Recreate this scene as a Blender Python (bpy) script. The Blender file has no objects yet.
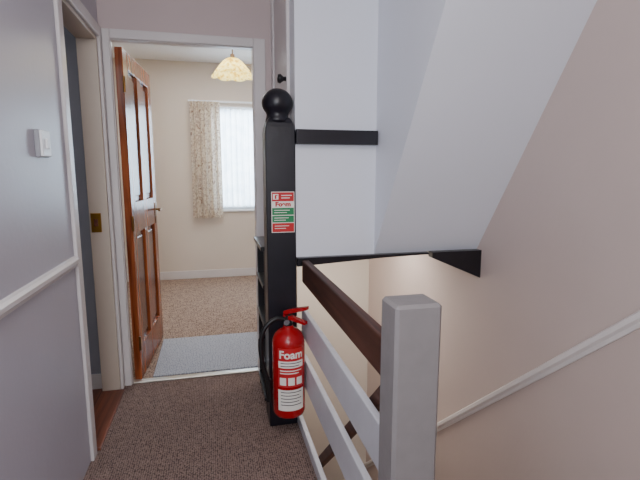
import bpy, bmesh, math, random
from mathutils import Vector, Matrix
random.seed(4)
COL = bpy.context.scene.collection
PI = math.pi

# ------------------------------------------------------------------ materials
def lin(c):
    r = []
    for v in c:
        v = v/255.0
        r.append(v/12.92 if v <= 0.04045 else ((v+0.055)/1.055)**2.4)
    return (r[0], r[1], r[2], 1.0)

def mat(name, col, rough=0.6, var=0.0, vscale=3.0, bump=0.0, bscale=60.0, metal=0.0, col2=None):
    m = bpy.data.materials.new(name); m.use_nodes = True
    nt = m.node_tree; b = nt.nodes['Principled BSDF']
    b.inputs['Roughness'].default_value = rough
    b.inputs['Metallic'].default_value = metal
    b.inputs['Base Color'].default_value = lin(col)
    tc = nt.nodes.new('ShaderNodeTexCoord')
    if var > 0 or col2:
        n = nt.nodes.new('ShaderNodeTexNoise'); n.inputs['Scale'].default_value = vscale; n.inputs['Detail'].default_value = 5
        nt.links.new(tc.outputs['Object'], n.inputs['Vector'])
        r = nt.nodes.new('ShaderNodeValToRGB')
        c0 = lin(col); c1 = lin(col2) if col2 else tuple([max(0, x*(1-var)) for x in c0[:3]]+[1])
        r.color_ramp.elements[0].position = 0.35; r.color_ramp.elements[0].color = c1
        r.color_ramp.elements[1].position = 0.65; r.color_ramp.elements[1].color = c0
        nt.links.new(n.outputs['Fac'], r.inputs['Fac']); nt.links.new(r.outputs['Color'], b.inputs['Base Color'])
    if bump > 0:
        n2 = nt.nodes.new('ShaderNodeTexNoise'); n2.inputs['Scale'].default_value = bscale; n2.inputs['Detail'].default_value = 4
        nt.links.new(tc.outputs['Object'], n2.inputs['Vector'])
        bp = nt.nodes.new('ShaderNodeBump'); bp.inputs['Strength'].default_value = bump; bp.inputs['Distance'].default_value = 0.01
        nt.links.new(n2.outputs['Fac'], bp.inputs['Height']); nt.links.new(bp.outputs['Normal'], b.inputs['Normal'])
    return m

def carpet(name, ca, cb, scale=95, bump=0.8, rnd=0.55, mottle=0.5, nscale=None):
    m = bpy.data.materials.new(name); m.use_nodes = True
    nt = m.node_tree; b = nt.nodes['Principled BSDF']; b.inputs['Roughness'].default_value = 0.95
    b.inputs['Specular IOR Level'].default_value = 0.1
    tc = nt.nodes.new('ShaderNodeTexCoord')
    v = nt.nodes.new('ShaderNodeTexVoronoi'); v.inputs['Scale'].default_value = scale; v.inputs['Randomness'].default_value = rnd
    v.voronoi_dimensions = '2D'
    n = nt.nodes.new('ShaderNodeTexNoise'); n.inputs['Scale'].default_value = nscale or scale*0.5; n.inputs['Detail'].default_value = 3
    nt.links.new(tc.outputs['Object'], v.inputs['Vector']); nt.links.new(tc.outputs['Object'], n.inputs['Vector'])
    def math_(op, *a):
        q = nt.nodes.new('ShaderNodeMath'); q.operation = op
        for i, x in enumerate(a):
            if isinstance(x, (int,float)): q.inputs[i].default_value = x
            else: nt.links.new(x, q.inputs[i])
        return q.outputs[0]
    f = math_('ADD', math_('MULTIPLY', v.outputs['Distance'], -0.9), math_('MULTIPLY_ADD', n.outputs['Fac'], mottle, 0.85-0.5*mottle))
    r = nt.nodes.new('ShaderNodeValToRGB')
    r.color_ramp.elements[0].position = 0.22; r.color_ramp.elements[0].color = lin(ca)
    r.color_ramp.elements[1].position = 0.72; r.color_ramp.elements[1].color = lin(cb)
    nt.links.new(f, r.inputs['Fac']); nt.links.new(r.outputs['Color'], b.inputs['Base Color'])
    bp = nt.nodes.new('ShaderNodeBump'); bp.inputs['Strength'].default_value = bump; bp.inputs['Distance'].default_value = 0.006
    nt.links.new(f, bp.inputs['Height']); nt.links.new(bp.outputs['Normal'], b.inputs['Normal'])
    return m

def wood(name, ca, cb, axis=2, rough=0.35, spec=0.5):
    m = bpy.data.materials.new(name); m.use_nodes = True
    nt = m.node_tree; b = nt.nodes['Principled BSDF']; b.inputs['Roughness'].default_value = rough
    b.inputs['Specular IOR Level'].default_value = spec
    tc = nt.nodes.new('ShaderNodeTexCoord'); mp = nt.nodes.new('ShaderNodeMapping')
    s = [24, 24, 24]; s[axis] = 1.6
    mp.inputs['Scale'].default_value = s
    n = nt.nodes.new('ShaderNodeTexNoise'); n.inputs['Scale'].default_value = 1.0; n.inputs['Detail'].default_value = 6; n.inputs['Distortion'].default_value = 0.8
    r = nt.nodes.new('ShaderNodeValToRGB')
    r.color_ramp.elements[0].position = 0.35; r.color_ramp.elements[0].color = lin(cb)
    r.color_ramp.elements[1].position = 0.66; r.color_ramp.elements[1].color = lin(ca)
    nt.links.new(tc.outputs['Object'], mp.inputs['Vector']); nt.links.new(mp.outputs['Vector'], n.inputs['Vector'])
    nt.links.new(n.outputs['Fac'], r.inputs['Fac']); nt.links.new(r.outputs['Color'], b.inputs['Base Color'])
    return m

def cloth(name, ramp, scale, translucent=0.5):
    m = bpy.data.materials.new(name); m.use_nodes = True
    nt = m.node_tree; b = nt.nodes['Principled BSDF']; out = nt.nodes['Material Output']
    b.inputs['Roughness'].default_value = 0.9; b.inputs['Specular IOR Level'].default_value = 0.1
    tc = nt.nodes.new('ShaderNodeTexCoord')
    n = nt.nodes.new('ShaderNodeTexNoise'); n.inputs['Scale'].default_value = scale; n.inputs['Detail'].default_value = 3
    nt.links.new(tc.outputs['Object'], n.inputs['Vector'])
    r = nt.nodes.new('ShaderNodeValToRGB'); r.color_ramp.interpolation = 'EASE'
    el = r.color_ramp.elements
    while len(el) < len(ramp): el.new(0.5)
    for e, (p, c) in zip(el, ramp): e.position = p; e.color = lin(c)
    nt.links.new(n.outputs['Fac'], r.inputs['Fac']); nt.links.new(r.outputs['Color'], b.inputs['Base Color'])
    t = nt.nodes.new('ShaderNodeBsdfTranslucent'); nt.links.new(r.outputs['Color'], t.inputs['Color'])
    mx = nt.nodes.new('ShaderNodeMixShader'); mx.inputs[0].default_value = translucent
    nt.links.new(b.outputs[0], mx.inputs[1]); nt.links.new(t.outputs[0], mx.inputs[2]); nt.links.new(mx.outputs[0], out.inputs['Surface'])
    return m

M = dict(
    wall_l=mat('paint_lavender_white', (184,180,191), 0.38, 0.05, 1.5, 0.08, 40),
    wall_e=mat('paint_pink_grey', (198,181,180), 0.6, 0.05, 1.5, 0.05, 40),
    wall_r=mat('paint_pink_beige', (205,188,181), 0.6, 0.07, 1.2, 0.08, 30),
    stairw=mat('paint_stair_cream', (238,228,216), 0.6, 0.04, 1.2, 0.08, 30),
    bulk=mat('paint_cool_white', (228,231,240), 0.5, 0.03, 1.5, 0.05, 30),
    bed=mat('paint_cream', (216,204,192), 0.7, 0.04, 1.5, 0.05, 40),
    ceil=mat('ceiling_white', (244,242,240), 0.8, 0.03, 2),
    grey=mat('paint_blue_grey', (146,148,158), 0.7, 0.04, 2),
    trim=mat('gloss_white', (214,208,208), 0.35, 0.04, 4, 0.04, 50),
    dado=mat('gloss_bright_white', (230,224,222), 0.35, 0.03, 4),
    beige=mat('gloss_beige', (200,186,172), 0.4, 0.05, 4),
    black=mat('gloss_black_paint', (20,17,24), 0.32, 0.3, 12, 0.12, 40),
    navy=mat('navy_black_paint', (21,19,30), 0.36, 0.3, 12, 0.08, 36),
    greyp=mat('worn_grey_paint', (124,119,119), 0.5, 0.06, 26, 0.1, 45),
    slat=mat('grey_white_paint', (206,207,214), 0.4, 0.06, 10, 0.1, 50),
    pine=wood('stained_pine', (168,90,50), (100,44,22), 2, 0.2),
    pined=wood('stained_pine_panel', (124,58,33), (62,25,14), 2, 0.2),
    brownrail=wood('dark_brown_wood', (92,56,44), (52,30,24), 1, 0.5, 0.3),
    sill=wood('red_brown_board', (128,70,48), (84,40,28), 1, 0.4),
    carp=carpet('landing_carpet', (66,53,51), (150,128,120), 104, 0.6, 0.4),
    carpb=carpet('bedroom_carpet', (112,94,84), (176,153,138), 70, 0.5, 0.7, 0.7, 26),
    rug=carpet('grey_rug_pile', (140,145,156), (186,189,198), 90, 0.4, 0.6, 0.3),
    stairc=carpet('stair_carpet', (110,84,70), (150,124,108), 80),
    brass=mat('brass', (176,130,58), 0.3, 0.1, 20, metal=1.0),
    bronze=mat('aged_brass', (120,86,44), 0.35, 0.2, 20, metal=1.0),
    alu=mat('metal_strip', (196,190,180), 0.35, 0.1, 30, metal=0.6),
    plastic=mat('white_plastic', (238,239,241), 0.35, 0.02, 5),
    greyplastic=mat('grey_plastic', (150,150,156), 0.4, 0.02, 5),
    red=mat('red_enamel', (168,13,23), 0.25, 0.08, 6),
    redl=mat('red_print', (190,26,32), 0.5, 0.05, 20),
    whitel=mat('white_print', (236,232,224), 0.5, 0.03, 20),
    greenl=mat('green_print', (20,128,76), 0.5, 0.05, 20),
    darkl=mat('dark_print', (60,52,56), 0.5, 0.05, 20),
    rubber=mat('black_rubber', (18,18,20), 0.45, 0.1, 30),
    steel=mat('steel', (190,190,195), 0.25, 0.05, 30, metal=1.0),
    pvc=mat('white_frame', (240,242,246), 0.35, 0.02, 5),
    cord=mat('brown_flex', (120,96,70), 0.6, 0.05, 20),
)
M['curtain'] = cloth('floral_curtain', [(0.30,(160,136,122)),(0.40,(220,204,184)),(0.5,(238,228,212)),(0.60,(196,176,160)),(0.70,(238,230,216))], 22, 0.35)
M['net'] = cloth('net_curtain', [(0.3,(206,222,236)),(0.7,(232,242,250))], 8, 0.6)
M['shade'] = cloth('yellow_shade', [(0.36,(212,172,74)),(0.46,(244,220,120)),(0.58,(250,236,166)),(0.66,(216,188,86))], 26, 0.6)

# ------------------------------------------------------------------ geometry helpers
def box(bm, x0, x1, y0, y1, z0, z1):
    vs = [bm.verts.new(p) for p in ((x0,y0,z0),(x1,y0,z0),(x1,y1,z0),(x0,y1,z0),(x0,y0,z1),(x1,y0,z1),(x1,y1,z1),(x0,y1,z1))]
    for f in ((3,2,1,0),(4,5,6,7),(0,1,5,4),(1,2,6,5),(2,3,7,6),(3,0,4,7)):
        bm.faces.new([vs[i] for i in f])
    return bm
def B(*boxes):
    bm = bmesh.new()
    for b in boxes: box(bm, *b)
    return bm
def prism(bm, poly, axis, a, b):
    def P(p, v):
        return {'x': (v,p[0],p[1]), 'y': (p[0],v,p[1]), 'z': (p[0],p[1],v)}[axis]
    A = [bm.verts.new(P(p,a)) for p in poly]; C = [bm.verts.new(P(p,b)) for p in poly]
    n = len(poly)
    bm.faces.new(A); bm.faces.new(C[::-1])
    for i in range(n): bm.faces.new((A[i], C[i], C[(i+1)%n], A[(i+1)%n]))
    bmesh.ops.recalc_face_normals(bm, faces=bm.faces[:])
    return bm
def lathe(bm, prof, c=(0,0), n=40):
    rings = []
    for r, z in prof:
        if r < 1e-5: rings.append([bm.verts.new((c[0],c[1],z))])
        else: rings.append([bm.verts.new((c[0]+r*math.cos(2*PI*i/n), c[1]+r*math.sin(2*PI*i/n), z)) for i in range(n)])
    for a, b in zip(rings, rings[1:]):
        for i in range(n):
            j = (i+1) % n
            if len(a) == 1 and len(b) > 1: bm.faces.new((a[0], b[j], b[i]))
            elif len(b) == 1 and len(a) > 1: bm.faces.new((a[i], a[j], b[0]))
            elif len(a) > 1: bm.faces.new((a[i], a[j], b[j], b[i]))
    bmesh.ops.recalc_face_normals(bm, faces=bm.faces[:])
    return bm
def tube(bm, pts, r, n=10, smooth=6):
    P = [Vector(p) for p in pts]
    if smooth > 1 and len(P) > 2:
        Q = []
        for i in range(len(P)-1):
            p0 = P[max(i-1,0)]; p1 = P[i]; p2 = P[i+1]; p3 = P[min(i+2,len(P)-1)]
            for k in range(smooth):
                t = k/smooth
                Q.append(0.5*((2*p1)+(p2-p0)*t+(2*p0-5*p1+4*p2-p3)*t*t+(3*p1-p0-3*p2+p3)*t**3))
        Q.append(P[-1]); P = Q
    rings = []
    up = Vector((0.13,0.31,0.94))
    for i, p in enumerate(P):
        d = (P[min(i+1,len(P)-1)]-P[max(i-1,0)]).normalized()
        u = d.cross(up)
        if u.length < 1e-3: u = d.cross(Vector((1,0,0)))
        u.normalize(); v = d.cross(u)
        rings.append([bm.verts.new(p+r*(math.cos(2*PI*k/n)*u+math.sin(2*PI*k/n)*v)) for k in range(n)])
    for a, b in zip(rings, rings[1:]):
        for i in range(n): bm.faces.new((a[i], a[(i+1)%n], b[(i+1)%n], b[i]))
    bm.faces.new(rings[0]); bm.faces.new(rings[-1][::-1])
    bmesh.ops.recalc_face_normals(bm, faces=bm.faces[:])
    return bm

ORG = {}
def obj(name, bm, m, parent=None, bevel=0.0, smooth=False):
    if parent is not None: off = ORG[parent.name]
    else:
        xs = [v.co.x for v in bm.verts]; ys = [v.co.y for v in bm.verts]; zs = [v.co.z for v in bm.verts]
        off = Vector(((min(xs)+max(xs))/2, (min(ys)+max(ys))/2, min(zs)))
    for v in bm.verts: v.co -= off
    me = bpy.data.meshes.new(name); bm.to_mesh(me); bm.free()
    o = bpy.data.objects.new(name, me); COL.objects.link(o)
    me.materials.append(m)
    if smooth:
        for p in me.polygons: p.use_smooth = True
    if bevel > 0:
        md = o.modifiers.new('bevel', 'BEVEL'); md.width = bevel; md.segments = 2; md.limit_method = 'ANGLE'; md.angle_limit = math.radians(40)
    if parent is not None: o.parent = parent
    else: o.location = off
    ORG[o.name] = off
    return o
def tag(o, label=None, cat=None, group=None, kind=None):
    if label: o['label'] = label
    if cat: o['category'] = cat
    if group: o['group'] = group
    if kind: o['kind'] = kind
    return o
def thing(name, loc, label, cat, group=None, kind=None):
    o = bpy.data.objects.new(name, None); COL.objects.link(o); o.location = loc; o.empty_display_size = 0.05
    ORG[o.name] = Vector(loc)
    return tag(o, label, cat, group, kind)
def struct(name, bm, m, label=None, cat=None, **k):
    return tag(obj(name, bm, m, **k), label, cat, kind='structure')
def text_bm(s, size, offset=0.0):
    cu = bpy.data.curves.new('t', 'FONT'); cu.body = s; cu.size = size; cu.align_x = 'CENTER'; cu.align_y = 'CENTER'; cu.offset = offset
    o = bpy.data.objects.new('t', cu); COL.objects.link(o)
    dg = bpy.context.evaluated_depsgraph_get(); dg.update()
    me = bpy.data.meshes.new_from_object(o.evaluated_get(dg))
    bm = bmesh.new(); bm.from_mesh(me)
    bpy.data.objects.remove(o); bpy.data.curves.remove(cu); bpy.data.meshes.remove(me)
    return bm

# ------------------------------------------------------------------ room shell
CZ = 2.42
XL, XR, YE = -0.58, 1.40, 2.83
struct('floor', B((-0.68,0.40,-1.7,YE+0.03,-0.22,0), (0.40,1.40,-1.7,1.0,-0.22,0)), M['carp'], 'dark brown woven loop carpet of the landing', 'floor')
struct('floor_bedroom', B((-1.4,0.42,YE+0.03,5.69,-0.22,0), (0.42,1.6,4.0,5.69,-0.22,0)), M['carpb'], 'grey brown carpet of the bedroom beyond the doorway', 'floor')
struct('floor_side_room', B((-2.4,-0.68,0.4,2.83,-0.22,0)), M['sill'])
struct('floor_lower', B((-0.6,1.5,0.8,4.0,-2.8,-2.6)), M['stairc'])
struct('ceiling', B((-0.68,1.5,-1.7,YE,CZ,CZ+0.1)), M['ceil'])
struct('ceiling_bedroom', B((-1.5,1.7,YE+0.07,5.8,2.58,2.7)), M['ceil'], 'white bedroom ceiling', 'ceiling')
struct('ceiling_side_room', B((-2.5,-0.68,0.4,2.9,CZ,CZ+0.1)), M['ceil'])
struct('wall_left', B((-0.68,XL,-1.7,2.12,0,CZ), (-0.68,XL,2.12,2.78,2.03,CZ), (-0.68,XL,2.78,YE,0,CZ)), M['wall_l'], 'pale lavender grey wall with the light switch', 'wall')
struct('wall_side_room', B((-2.5,-2.4,0.4,2.83,0,CZ), (-2.4,-0.68,0.3,0.4,0,CZ), (-2.5,-0.68,2.83,2.88,0,CZ)), M['grey'], 'blue grey wall inside the left doorway', 'wall')
DX0, DX1, DH = -0.535, 0.275, 2.04
struct('wall_end', B((-0.68,DX0,YE,YE+0.07,0,2.6), (DX1,0.42,YE,YE+0.07,0,2.6), (DX0,DX1,YE,YE+0.07,DH,2.6)), M['wall_e'], 'pinkish grey wall around the bedroom doorway', 'wall')
struct('wall_right', B((XR,XR+0.1,-1.7,4.0,-2.6,CZ)), M['wall_r'], 'pale pinkish wall down the right side of the stairs', 'wall')
struct('wall_behind', B((-0.68,1.5,-1.8,-1.7,-0.2,CZ)), M['wall_e'])
struct('wall_stair_inner', B((0.30,0.40,1.0,4.0,-2.6,-0.22)), M['stairw'])
struct('wall_partition', B((0.42,0.52,2.83,4.0,-0.22,2.58)), M['stairw'], 'cream wall between the stairwell and the bedroom', 'wall')
struct('wall_stair_far', B((0.40,1.4,3.9,4.0,-2.6,-0.22), (0.52,1.4,3.9,4.0,-0.22,2.58)), M['stairw'], 'cream wall at the bottom of the stairwell', 'wall')
struct('wall_stair_near', B((0.30,1.4,0.88,0.98,-2.6,-0.22)), M['wall_r'])
WX0, WX1, WZ0, WZ1 = 0.02, 1.25, 0.85, 2.09
struct('wall_bedroom_back', B((-1.4,WX0,5.69,5.85,0,2.58), (WX1,1.6,5.69,5.85,0,2.58), (WX0,WX1,5.69,5.85,0,WZ0), (WX0,WX1,5.69,5.85,WZ1,2.58)), M['bed'], 'cream bedroom wall with the window', 'wall')
struct('wall_bedroom_left', B((-1.5,-1.4,2.89,5.85,0,2.58)), M['bed'])
struct('wall_bedroom_right', B((1.6,1.7,3.9,5.85,0,2.58)), M['bed'])
struct('wall_bedroom_front', B((-1.4,-0.68,2.885,2.93,0,2.6)), M['bed'])
struct('baseboard_bedroom', B((-1.4,1.6,5.672,5.69,0,0.1)), M['trim'], 'white skirting board along the bedroom back wall', 'baseboard', bevel=0.005)

# cupboard box above the stairs
struct('wall_cupboard', B((0.395,XR,2.17,2.83,0.885,CZ)), M['bulk'], 'white boxed cupboard panel above the stairs', 'wall')
bm = bmesh.new(); prism(bm, [(2.17,0.885),(1.155,CZ),(2.17,CZ)], 'x', 0.805, XR)
struct('ceiling_slope', bm, M['bulk'], 'white sloping underside of the box above the stairs', 'sloping ceiling')
d3 = thing('door_3', (0.385,2.5,0.95), 'narrow pinkish cupboard door with round black knob', 'door', kind='structure')
obj('door_panel', B((0.378,0.395,2.30,2.74,0.95,2.38)), M['trim'], d3, bevel=0.003)
bm = bmesh.new(); lathe(bm, [(0,0),(0.012,0),(0.010,0.012),(0.016,0.02),(0.024,0.03),(0.020,0.042),(0,0.046)], n=20)
bmesh.ops.rotate(bm, verts=bm.verts[:], cent=(0,0,0), matrix=Matrix.Rotation(-PI/2,3,'Y'))
for v in bm.verts: v.co += Vector((0.379,2.325,1.765))
tag(obj('knob', bm, M['black'], d3, smooth=True), 'round black knob')
struct('trim_3', B((0.370,0.395,2.75,2.82,0.95,CZ)), M['trim'], 'white upright trim beside the cupboard door', 'trim', bevel=0.004)

# dado rails
def dado_profile(z):
    return [(0,z),(0.008,z),(0.012,z+0.012),(0.022,z+0.02),(0.022,z+0.034),(0.012,z+0.042),(0.0,z+0.046)]
bm = bmesh.new(); prism(bm, [(XL+o,z) for o,z in dado_profile(0.905)], 'y', -1.7, 2.065)
struct('trim_1', bm, M['trim'], 'white dado rail across the left wall below the switch', 'dado rail')
bm = bmesh.new()
ya, yb = 0.2, 3.9
zf = lambda y: 0.81-0.885*(y-1.18)
pa = [bm.verts.new((XR-o*1.2, ya, zf(ya)-0.035+z*1.5)) for o,z in dado_profile(0)]; pb = [bm.verts.new((XR-o*1.2, yb, zf(yb)-0.035+z*1.5)) for o,z in dado_profile(0)]
n = len(pa)
for i in range(n): bm.faces.new((pa[i],pb[i],pb[(i+1)%n],pa[(i+1)%n]))
bm.faces.new(pa); bm.faces.new(pb); bmesh.ops.recalc_face_normals(bm, faces=bm.faces[:])
struct('trim_2', bm, M['dado'], 'white sloping dado rail descending along the right wall', 'dado rail')

bm = B((-0.68,XL,2.76,2.78,0,2.03), (-0.68,XL,2.12,2.14,0,2.03), (-0.68,XL,2.14,2.76,2.01,2.03))
struct('trim_4', bm, M['beige'], 'cream door lining in the left doorway', 'door frame', bevel=0.002)
bm = B((XL,XL+0.016,2.065,2.125,0,2.09), (XL,XL+0.016,2.125,2.775,2.03,2.09), (XL,XL+0.016,2.775,YE,0,2.09))
struct('trim_5', bm, M['trim'], 'white architrave around the left doorway', 'door frame', bevel=0.004)
L0, L1, LH = -0.52, 0.26, 2.03
bm = B((DX0,L0,YE-0.002,YE+0.03,0,LH), (L1,DX1,YE-0.002,YE+0.07,0,LH), (DX0,DX1,YE-0.002,YE+0.05,LH,DH))
struct('trim_6', bm, M['trim'], 'white lining of the bedroom doorway', 'door frame', bevel=0.002)
bm = B((-0.563,L0-0.004,YE-0.018,YE,0,LH+0.055), (L1+0.004,0.335,YE-0.018,YE,0,LH+0.055), (L0-0.004,L1+0.004,YE-0.018,YE,LH+0.004,LH+0.055))
struct('trim_7', bm, M['trim'], 'white architrave around the bedroom doorway', 'door frame', bevel=0.005)
struct('trim_8', B((-0.68,-0.555,2.145,2.755,0,0.012)), M['sill'], 'reddish brown wooden threshold of the left doorway', 'threshold', bevel=0.003)
struct('trim_9', B((L0,L1,YE+0.0,YE+0.045,0,0.012)), M['alu'], 'pale metal threshold strip across the bedroom doorway', 'threshold', bevel=0.004)
struct('baseboard_side_room', B((-2.4,-0.68,2.815,2.83,0,0.09)), M['trim'])

s = thing('strike_plate', (-0.645,2.76,0.965), 'brass strike plate on the cream jamb of the left doorway', 'strike plate')
obj('plate', B((-0.672,-0.618,2.754,2.76,0.965,1.075)), M['brass'], s, bevel=0.002)
obj('keep', B((-0.655,-0.635,2.750,2.7545,1.0,1.04)), M['sill'], s)

s = thing('light_switch', (XL,1.78,1.355), 'square white plastic light switch on the left wall', 'light switch')
obj('back_box', B((XL,XL+0.016,1.735,1.825,1.353,1.447)), M['greyplastic'], s, bevel=0.003)
obj('plate', B((XL+0.0155,XL+0.024,1.738,1.822,1.356,1.444)), M['plastic'], s, bevel=0.003)
obj('rocker', B((XL+0.023,XL+0.031,1.768,1.792,1.382,1.418)), M['plastic'], s, bevel=0.003)

# ------------------------------------------------------------------ bedroom door (pine, open)
d1 = thing('door_1', (-0.512,2.866,0), 'reddish stained pine panelled door standing open into the bedroom', 'door', kind='structure')
ORG[d1.name] = Vector((0,0,0))
d1.rotation_euler = (0,0,math.radians(86.0))
DW, D0, D1 = 0.76, 0.012, 2.005
st, T0, T1 = 0.105, -0.042, 0.0
zr = [(D0,0.22),(0.93,1.12),(1.90,D1)]
bm = B((0,st,T0,T1,D0,D1), (DW-st,DW,T0,T1,D0,D1))
for a,b in zr: box(bm, st,DW-st,T0,T1,a,b)
for a,b in ((0.22,0.93),(1.12,1.90)): box(bm, DW/2-0.05,DW/2+0.05,T0,T1,a,b)
obj('door_frame', bm, M['pine'], d1, bevel=0.003)
for x0,x1 in ((st,DW/2-0.05),(DW/2+0.05,DW-st)):
    for a,b in ((0.22,0.93),(1.12,1.90)):
        bm = B((x0,x1,-0.025,-0.015,a,b)); k = 0.035
        box(bm, x0+k, x1-k, -0.031, -0.009, a+k, b-k)
        obj('panel', bm, M['pined'], d1, bevel=0.005)
for z in (0.25,1.0,1.8):
    bm = bmesh.new(); lathe(bm, [(0,z-0.045),(0.007,z-0.045),(0.007,z+0.045),(0,z+0.045)], c=(-0.004,-0.044), n=12)
    tag(obj('hinge', bm, M['bronze'], d1), 'brass hinge')
h = obj('handle_plate', B((DW-0.075,DW-0.035,-0.046,-0.041,0.93,1.08)), M['bronze'], d1, bevel=0.002)
tag(h, 'brass handle plate')
bm = bmesh.new(); tube(bm, [(DW-0.055,-0.044,1.03),(DW-0.055,-0.075,1.03),(DW-0.075,-0.088,1.03),(DW-0.15,-0.088,1.028)], 0.008)
obj('lever', bm, M['bronze'], h, smooth=True)

# ------------------------------------------------------------------ bedroom contents
w = thing('window_1', ((WX0+WX1)/2,5.75,WZ0), 'bright bedroom window with white frame', 'window', kind='structure')
obj('window_frame', B((WX0,WX0+0.05,5.74,5.80,WZ0,WZ1),(WX1-0.05,WX1,5.74,5.80,WZ0,WZ1),(WX0,WX1,5.74,5.80,WZ0,WZ0+0.05),(WX0,WX1,5.74,5.80,WZ1-0.05,WZ1),(0.61,0.66,5.74,5.80,WZ0,WZ1)), M['pvc'], w, bevel=0.004)
obj('window_sill', B((WX0-0.03,WX1+0.03,5.665,5.74,WZ0-0.025,WZ0)), M['pvc'], w, bevel=0.004)
def wavy(x0,x1,y,z0,z1,amp,waves,nx=120,nz=8,flare=0.0):
    bm = bmesh.new(); g = []
    for j in range(nz+1):
        t = j/nz; row = []
        for i in range(nx+1):
            u = i/nx
            xx = x0+(x1-x0)*u; cx = (x0+x1)/2
            xx = cx+(xx-cx)*(1+flare*(1-t))
            yy = y+amp*(0.7+0.3*(1-t))*math.sin(2*PI*waves*u+0.6*math.sin(3*t))+0.25*amp*math.sin(2*PI*waves*2.3*u+1)
            row.append(bm.verts.new((xx,yy,z0+(z1-z0)*t)))
        g.append(row)
    for j in range(nz):
        for i in range(nx): bm.faces.new((g[j][i],g[j][i+1],g[j+1][i+1],g[j+1][i]))
    return bm
o = obj('net_curtain', wavy(WX0+0.02,WX1-0.02,5.705,WZ0+0.03,WZ1-0.03,0.016,17,nx=260), M['net'], smooth=True)
tag(o, 'sheer white net curtain hanging across the bedroom window', 'net curtain')
c = thing('curtain', (-0.05,5.60,0.76), 'cream floral gathered curtain left of the bright bedroom window', 'curtain')
CX0, CX1 = -0.225, 0.120
obj('cloth', wavy(CX0,CX1,5.605,0.76,2.06,0.032,4.5,nx=140,flare=0.03), M['curtain'], c, smooth=True)
obj('heading', wavy(CX0,CX1,5.605,2.06,2.125,0.018,9,nx=140,nz=2), M['curtain'], c, smooth=True)
o = thing('curtain_rail', (0.5,5.66,2.09), 'thin white curtain rail above the bedroom window', 'curtain rail')
obj('rail', B((-0.24,1.5,5.640,5.655,2.125,2.145)), M['pvc'], o, bevel=0.003)
for x in (-0.20,0.6,1.42): obj('bracket', B((x,x+0.02,5.655,5.69,2.12,2.15)), M['pvc'], o)

o = obj('rug', B((-0.41,0.40,2.90,3.57,0,0.010)), M['rug'], bevel=0.004)
tag(o, 'pale grey rug just inside the bedroom doorway', 'rug')

# pendant lamp
LX, LY = 0.220, 4.35
p = thing('pendant_lamp', (LX,LY,2.58), 'yellow patterned scalloped lamp shade hanging from the bedroom ceiling', 'lamp')
bm = bmesh.new(); lathe(bm, [(0,2.58),(0.045,2.58),(0.045,2.565),(0.012,2.545),(0,2.545)], c=(LX,LY), n=24); obj('ceiling_rose', bm, M['pvc'], p, smooth=True)
bm = bmesh.new(); tube(bm, [(LX,LY,2.55),(LX,LY,2.33)], 0.006, smooth=1); obj('cord', bm, M['cord'], p)
bm = bmesh.new(); lathe(bm, [(0,2.36),(0.02,2.36),(0.02,2.29),(0,2.29)], c=(LX,LY), n=20); obj('lamp_holder', bm, M['cord'], p)
bm = bmesh.new()
prof = [(0.03,2.332),(0.060,2.322),(0.092,2.300),(0.118,2.272),(0.142,2.242),(0.164,2.212),(0.182,2.188),(0.196,2.174)]
N = 96; rings = []
ripple = lambda a: abs(math.sin(4*a))
for k,(r,z) in enumerate(prof):
    f = (k/(len(prof)-1))
    rings.append([bm.verts.new((LX+r*(0.95+0.07*f*ripple(a))*math.cos(a), LY+r*(0.95+0.07*f*ripple(a))*math.sin(a), z-0.012*f*ripple(a))) for a in [2*PI*i/N for i in range(N)]])
for a,b in zip(rings,rings[1:]):
    for i in range(N): bm.faces.new((a[i],a[(i+1)%N],b[(i+1)%N],b[i]))
obj('lamp_shade', bm, M['shade'], p, smooth=True)
bm = bmesh.new(); lathe(bm, [(0,2.295),(0.014,2.295),(0.03,2.26),(0.03,2.235),(0.018,2.215),(0,2.21)], c=(LX,LY), n=20); obj('bulb', bm, M['whitel'], p, smooth=True)

# ------------------------------------------------------------------ newel posts and balustrade
nx0, nx1, ny0, ny1 = 0.250, 0.3945, 2.16, 2.285
nw = thing('newel_post', (0.322,2.22,0), 'tall black newel post with ball finial holding the fire sign', 'newel post')
mx_ = (nx0+nx1)/2; cx,cy = mx_-0.004,(ny0+ny1)/2
bm = bmesh.new()
lo = [(nx0,ny0),(nx1,ny0),(nx1,ny1),(nx0,ny1)]
def ring4(k,z): return [bm.verts.new((mx_+(x-mx_)*k, cy+(y-cy)*k, z)) for x,y in lo]
rs = [ring4(1.0,0.0), ring4(1.0,1.462), ring4(0.99,1.490), ring4(0.95,1.514), ring4(0.88,1.534), ring4(0.78,1.549), ring4(0.68,1.559)]
bm.faces.new(rs[0][::-1])
for a,b in zip(rs,rs[1:]):
    for i in range(4): bm.faces.new((a[i],a[(i+1)%4],b[(i+1)%4],b[i]))
bm.faces.new(rs[-1])
obj('post', bm, M['navy'], nw, bevel=0.005)
bm = bmesh.new()
prof = [(0,1.540),(0.060,1.540),(0.057,1.556),(0.053,1.566),(0.052,1.573),(0.054,1.580)]
br = 0.075; bh = 0.068; bc = 1.631
a_s = -math.acos(0.056/br)
for i in range(0,16):
    a = a_s+(PI/2-a_s)*i/15; prof.append((max(0,br*math.cos(a)), bc+bh*math.sin(a)))
prof[-1] = (0, bc+bh)
lathe(bm, prof, c=(cx,cy), n=36); obj('ball_finial', bm, M['navy'], nw, smooth=True)

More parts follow.
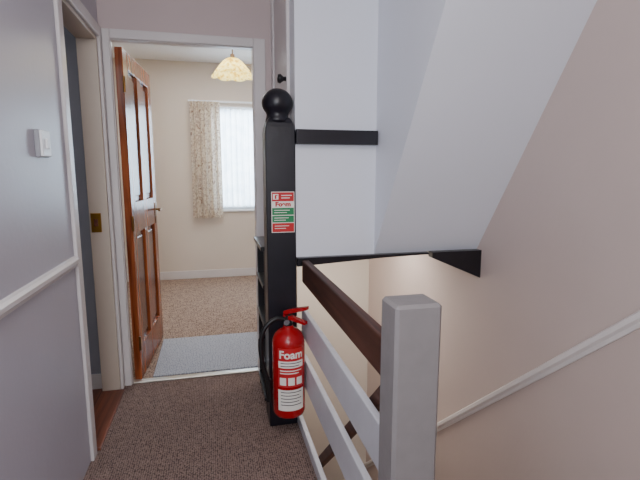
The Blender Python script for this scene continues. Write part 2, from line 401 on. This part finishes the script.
o = obj('wall_rail', B((0.3948,0.800,2.160-0.0005,2.17,1.435,1.503),(0.3948,0.800,2.130,2.160,1.435,1.503)), M['navy'])
tag(o, 'short black horizontal rail from the tall newel post across the white panel', 'rail')
bm = bmesh.new(); prism(bm, [(0.396,0.885),(0.396,0.843),(0.82,0.868),(1.10,0.876),(1.10,0.885)], 'y', 2.135, 2.17)
o = obj('support_board', bm, M['black'])
tag(o, 'thin black strip under the white panel beside the tall newel post', 'board')
bm = bmesh.new(); prism(bm, [(1.112,0.888),(1.112,0.858),(XR,0.735),(XR,0.888)], 'y', 2.12, 2.169)
o = obj('wedge_board', bm, M['black'], bevel=0.002)
tag(o, 'black wedge shaped board against the right wall under the sloping box', 'board')

gx0,gx1,gy0,gy1 = 0.346,0.448,0.80,0.886
gn = obj('newel_post', B((gx0,gx1,gy0,gy1,0,1.038)), M['greyp'])
md = gn.modifiers.new('chamfer','BEVEL'); md.width = 0.007; md.segments = 1
tag(gn, 'square grey newel post with worn paint in the foreground', 'newel post')

bl = thing('balustrade', (0.43,1.5,0.05), 'landing balustrade with dark brown handrail and two wide grey boards', 'balustrade')
tag(obj('handrail', B((0.416,0.452,gy1,2.130,0.765,0.875)), M['brownrail'], bl, bevel=0.006), 'dark brown wooden handrail')
for z0,z1 in ((0.485,0.625),(0.235,0.380)):
    obj('slat', B((0.418,0.442,gy1,2.158,z0,z1)), M['slat'], bl, bevel=0.004)
struct('trim_10', B((0.396,0.42,gy1,2.83,-0.24,0.05)), M['slat'], 'grey edge board at the foot of the balustrade', 'trim', bevel=0.004)

def slope_bar(x0,x1,ya,yb,f,hh):
    bm = bmesh.new(); prism(bm, [(ya,f(ya)),(yb,f(yb)),(yb,f(yb)+hh),(ya,f(ya)+hh)], 'x', x0, x1); return bm
fz = lambda y: 0.80-0.95*(y-0.98)
o = obj('stair_handrail', slope_bar(0.453,0.485,0.98,3.0,fz,0.06), M['brownrail'], bevel=0.005)
tag(o, 'dark brown stair handrail sloping down behind the grey boards', 'handrail')

stc = thing('staircase', (0.9,2.4,-2.6), 'carpeted stairs descending below the sloping box', 'stairs')
for i in range(1,13):
    y0 = 1.0+0.227*(i-1)
    obj('step', B((0.425,1.37,y0,y0+0.227+0.02,-0.2*i-0.2,-0.2*i)), M['stairc'], stc, bevel=0.01)

# ------------------------------------------------------------------ shelf unit
su = thing('shelf_unit', (0.32,2.5,0), 'narrow black open shelf unit behind the tall newel post', 'shelf')
obj('side_panel', B((0.25,0.392,2.30,2.318,0.0,0.90)), M['black'], su, bevel=0.002)
obj('side_panel', B((0.25,0.392,2.662,2.68,0.0,0.90)), M['black'], su, bevel=0.002)
obj('back_panel', B((0.382,0.392,2.318,2.662,0.0,0.90)), M['black'], su)
for z in (0.06,0.27,0.48,0.69): obj('shelf', B((0.243,0.382,2.318,2.662,z,z+0.02)), M['black'], su, bevel=0.002)
obj('top', B((0.232,0.393,2.292,2.69,0.90,0.922)), M['black'], su, bevel=0.002)

# ------------------------------------------------------------------ fire extinguisher
EX, EY = 0.335, 2.068; R = 0.079; E0 = 0.122
fe = thing('fire_extinguisher', (EX,EY,E0), 'red foam fire extinguisher hung on the foot of the black newel post', 'fire extinguisher')
dz = -0.012
prof = [(0,E0),(0.06,E0),(0.073,E0+0.006),(R,E0+0.022),(R,0.50+dz),(0.076,0.522+dz),(0.066,0.545+dz),(0.048,0.563+dz),(0.026,0.574+dz),(0.024,0.585+dz),(0,0.585+dz)]
bm = bmesh.new(); lathe(bm, prof, c=(EX,EY), n=56); obj('body', bm, M['red'], fe, smooth=True)
A0 = math.atan2(-EY, -EX)+0.16
def sector(a0,a1,z0,z1,r,n=20):
    bm = bmesh.new(); lo=[];hi=[]
    for i in range(n+1):
        a = A0+a0+(a1-a0)*i/n
        lo.append(bm.verts.new((EX+r*math.cos(a),EY+r*math.sin(a),z0))); hi.append(bm.verts.new((EX+r*math.cos(a),EY+r*math.sin(a),z1)))
    for i in range(n): bm.faces.new((lo[i],lo[i+1],hi[i+1],hi[i]))
    return bm
def joinbm(list_):
    out = bmesh.new()
    for b in list_:
        me = bpy.data.meshes.new('tmp'); b.to_mesh(me); b.free(); out.from_mesh(me); bpy.data.meshes.remove(me)
    return out
r1 = R+0.0008
lab = tag(obj('label', sector(-0.85,0.85,0.290,0.482,r1), M['redl'], fe), 'red printed label')
bm = text_bm('Foam', 0.054, 0.0016)
for v in bm.verts:
    a = A0+v.co.x/R; zz = 0.450+v.co.y; v.co = Vector((EX+(R+0.0018)*math.cos(a), EY+(R+0.0018)*math.sin(a), zz))
obj('lettering', bm, M['whitel'], lab)
obj('white_band', sector(-0.80,0.80,0.386,0.420,R+0.0014), M['whitel'], lab)
obj('label_print', joinbm([sector(-0.66,0.66-0.16*(k%2),0.408-0.014*k,0.412-0.014*k,R+0.002) for k in range(2)]), M['darkl'], lab)
obj('label_print', joinbm([sector(-0.70,0.66-0.18*(k%2),0.370-0.013*k,0.375-0.013*k,R+0.0016) for k in range(2)]), M['whitel'], lab)
for k in range(3): obj('pictogram', sector(-0.72+0.52*k,-0.72+0.52*k+0.40,0.300,0.338,R+0.0016,6), M['whitel'], lab)
lab = tag(obj('label', sector(-0.85,0.85,0.170,0.276,r1), M['whitel'], fe), 'white printed label')
obj('label_print', joinbm([sector(-0.66,0.66-0.16*(k%2),0.262-0.016*k,0.266-0.016*k,R+0.0016) for k in range(5)]), M['darkl'], lab)
bm = bmesh.new(); lathe(bm, [(0,0.585+dz),(0.021,0.585+dz),(0.021,0.60+dz),(0.016,0.604+dz),(0.016,0.635+dz),(0,0.635+dz)], c=(EX,EY), n=20); obj('valve', bm, M['rubber'], fe)
RZ = Matrix.Rotation(math.radians(-42),3,'Z')
def lever(name, poly):
    bm = bmesh.new(); prism(bm, poly, 'y', -0.014, 0.014)
    for v in bm.verts: v.co = RZ @ v.co + Vector((EX,EY,dz))
    obj(name, bm, M['red'], fe, bevel=0.002)
lever('carry_handle', [(-0.022,0.618),(0.02,0.614),(0.100,0.602),(0.100,0.616),(0.022,0.634),(-0.022,0.636)])
lever('squeeze_lever', [(-0.02,0.637),(0.02,0.648),(0.108,0.676),(0.108,0.692),(0.018,0.670),(-0.02,0.655)])
bm = bmesh.new(); lathe(bm, [(0,0),(0.014,0),(0.014,0.012),(0,0.012)], n=20)
bmesh.ops.rotate(bm, verts=bm.verts[:], cent=(0,0,0), matrix=Matrix.Rotation(PI/2,3,'X'))
for v in bm.verts: v.co += Vector((EX-0.012,EY-0.014,0.606+dz))
obj('pressure_gauge', bm, M['steel'], fe)
hs = bmesh.new(); tube(hs, [(EX-0.012,EY,0.615+dz),(EX-0.060,EY-0.005,0.622+dz),(EX-0.112,EY-0.01,0.585+dz),(EX-0.136,EY-0.012,0.50),(EX-0.128,EY-0.012,0.39),(EX-0.102,EY-0.01,0.30)], 0.011)
ho = obj('hose', hs, M['rubber'], fe, smooth=True)
bm = bmesh.new(); tube(bm, [(EX-0.1025,EY-0.01,0.31),(EX-0.098,EY-0.01,0.20)], 0.0145, smooth=1); obj('nozzle', bm, M['rubber'], ho)
obj('bracket', B((EX-0.02,EX+0.02,EY+R-0.002,ny0-0.0005,0.42,0.48)), M['steel'], fe)

# ------------------------------------------------------------------ fire sign on newel
sx0,sx1,sz0,sz1 = 0.274,0.386,1.012,1.21
yf = ny0-0.0005
fs = thing('fire_sign', ((sx0+sx1)/2,yf,sz0), 'small red white and green fire instruction sign on the tall newel post', 'sign')
obj('plate', B((sx0,sx1,yf-0.003,yf,sz0,sz1)), M['whitel'], fs)
def flat(name, rects, m, d):
    bm = bmesh.new()
    for (x0,x1,z0,z1) in rects: box(bm, x0,x1,yf-d,yf-0.0028,z0,z1)
    return obj(name, bm, m, fs)
a,b = sx0+0.003, sx1-0.003
flat('red_panel', [(a,b,1.164,1.207)], M['redl'], 0.0036)
flat('red_panel', [(a,b,1.015,1.058)], M['redl'], 0.0036)
flat('green_panel', [(a,b,1.098,1.132)], M['greenl'], 0.0036)
flat('green_panel', [(a,b,1.062,1.094)], M['greenl'], 0.0036)
flat('white_square', [(a+0.005,a+0.031,1.173,1.199)], M['whitel'], 0.0042)
for (x0,x1,z0,z1) in [(a+0.045,b-0.010,1.190,1.194),(a+0.045,b-0.020,1.178,1.182),
      (a+0.010,b-0.020,1.119,1.122),(a+0.010,b-0.034,1.108,1.111),(a+0.010,b-0.026,1.082,1.085),(a+0.010,b-0.040,1.071,1.074),
      (a+0.012,b-0.024,1.043,1.046),(a+0.012,b-0.040,1.031,1.034)]:
    flat('print_line', [(x0,x1,z0,z1)], M['whitel'], 0.0042)
flat('pictogram', [(a+0.013,a+0.021,1.176,1.191),(a+0.015,a+0.027,1.191,1.195)], M['redl'], 0.0048)
bm = text_bm('Foam', 0.036, 0.0018)
for v in bm.verts: v.co = Vector(((sx0+sx1)/2+v.co.x*0.95, yf-0.0042, 1.149+v.co.y*0.82))
obj('lettering', bm, M['redl'], fs)

# ------------------------------------------------------------------ lights, world, camera
def area(name, loc, target, sx, sy, power, col):
    l = bpy.data.lights.new(name, 'AREA'); l.shape = 'RECTANGLE'; l.size = sx; l.size_y = sy; l.energy = power; l.color = col
    o = bpy.data.objects.new(name, l); COL.objects.link(o); o.location = loc
    o.rotation_euler = (Vector(target)-Vector(loc)).to_track_quat('-Z','Y').to_euler()
    return o
area('window_daylight', (0.64,6.4,1.6), (0.5,5.0,1.3), 1.8, 1.6, 220, (0.86,0.94,1.0))
area('bedroom_fill', (0.1,4.3,2.54), (0.1,4.3,0), 1.6, 1.6, 30, (1.0,0.97,0.94))
l = bpy.data.lights.new('pendant_fill', 'POINT'); l.energy = 4; l.shadow_soft_size = 0.03; l.color = (1.0,0.93,0.80)  # added point fill: makes the shade glow and lightens the bedroom ceiling
o = bpy.data.objects.new('pendant_fill', l); COL.objects.link(o); o.location = (LX,LY,2.19)
area('landing_top_fill', (-0.05,0.5,2.36), (0.0,1.5,0.0), 0.6, 1.2, 18, (1.0,0.94,0.92))  # added overhead fill for the landing, no actual fitting here
area('landing_window_light', (-0.2,-1.5,1.6), (0.35,2.2,1.2), 0.7, 1.2, 32, (0.94,0.96,1.0))
area('landing_side_fill', (-0.52,0.1,1.45), (0.50,2.3,1.20), 0.6, 0.9, 14, (0.82,0.90,1.0))  # added fill from the left to lift the box side; the wall has no window
area('lower_hall_fill', (0.9,1.15,-1.2), (0.80,3.9,-0.1), 0.8, 0.8, 70, (1.0,0.95,0.89))  # added fill, hidden below the landing, brightens the far stairwell wall
area('under_box_fill', (0.82,3.1,0.878), (0.72,3.15,-2.0), 0.5, 1.0, 14, (1.0,0.95,0.88))  # added downward fill for the stairwell walls, not a real fitting
area('side_room_fill', (-1.5,1.0,2.3), (-1.2,2.8,1.0), 0.8, 0.8, 7, (0.95,0.97,1.0))  # unseen fill added so the side room wall does not go black
wd = bpy.data.worlds.new('sky'); bpy.context.scene.world = wd; wd.use_nodes = True
wd.node_tree.nodes['Background'].inputs['Color'].default_value = (0.75,0.86,1.0,1); wd.node_tree.nodes['Background'].inputs['Strength'].default_value = 1.0

cam = bpy.data.cameras.new('camera'); cam.sensor_width = 36; cam.lens = 450/640*36; cam.clip_start = 0.02
co = bpy.data.objects.new('camera', cam); COL.objects.link(co); co.location = (0,0,1.30)
co.rotation_euler = Vector((0.2292,0.9621,-0.1478)).to_track_quat('-Z','Y').to_euler()
bpy.context.scene.camera = co
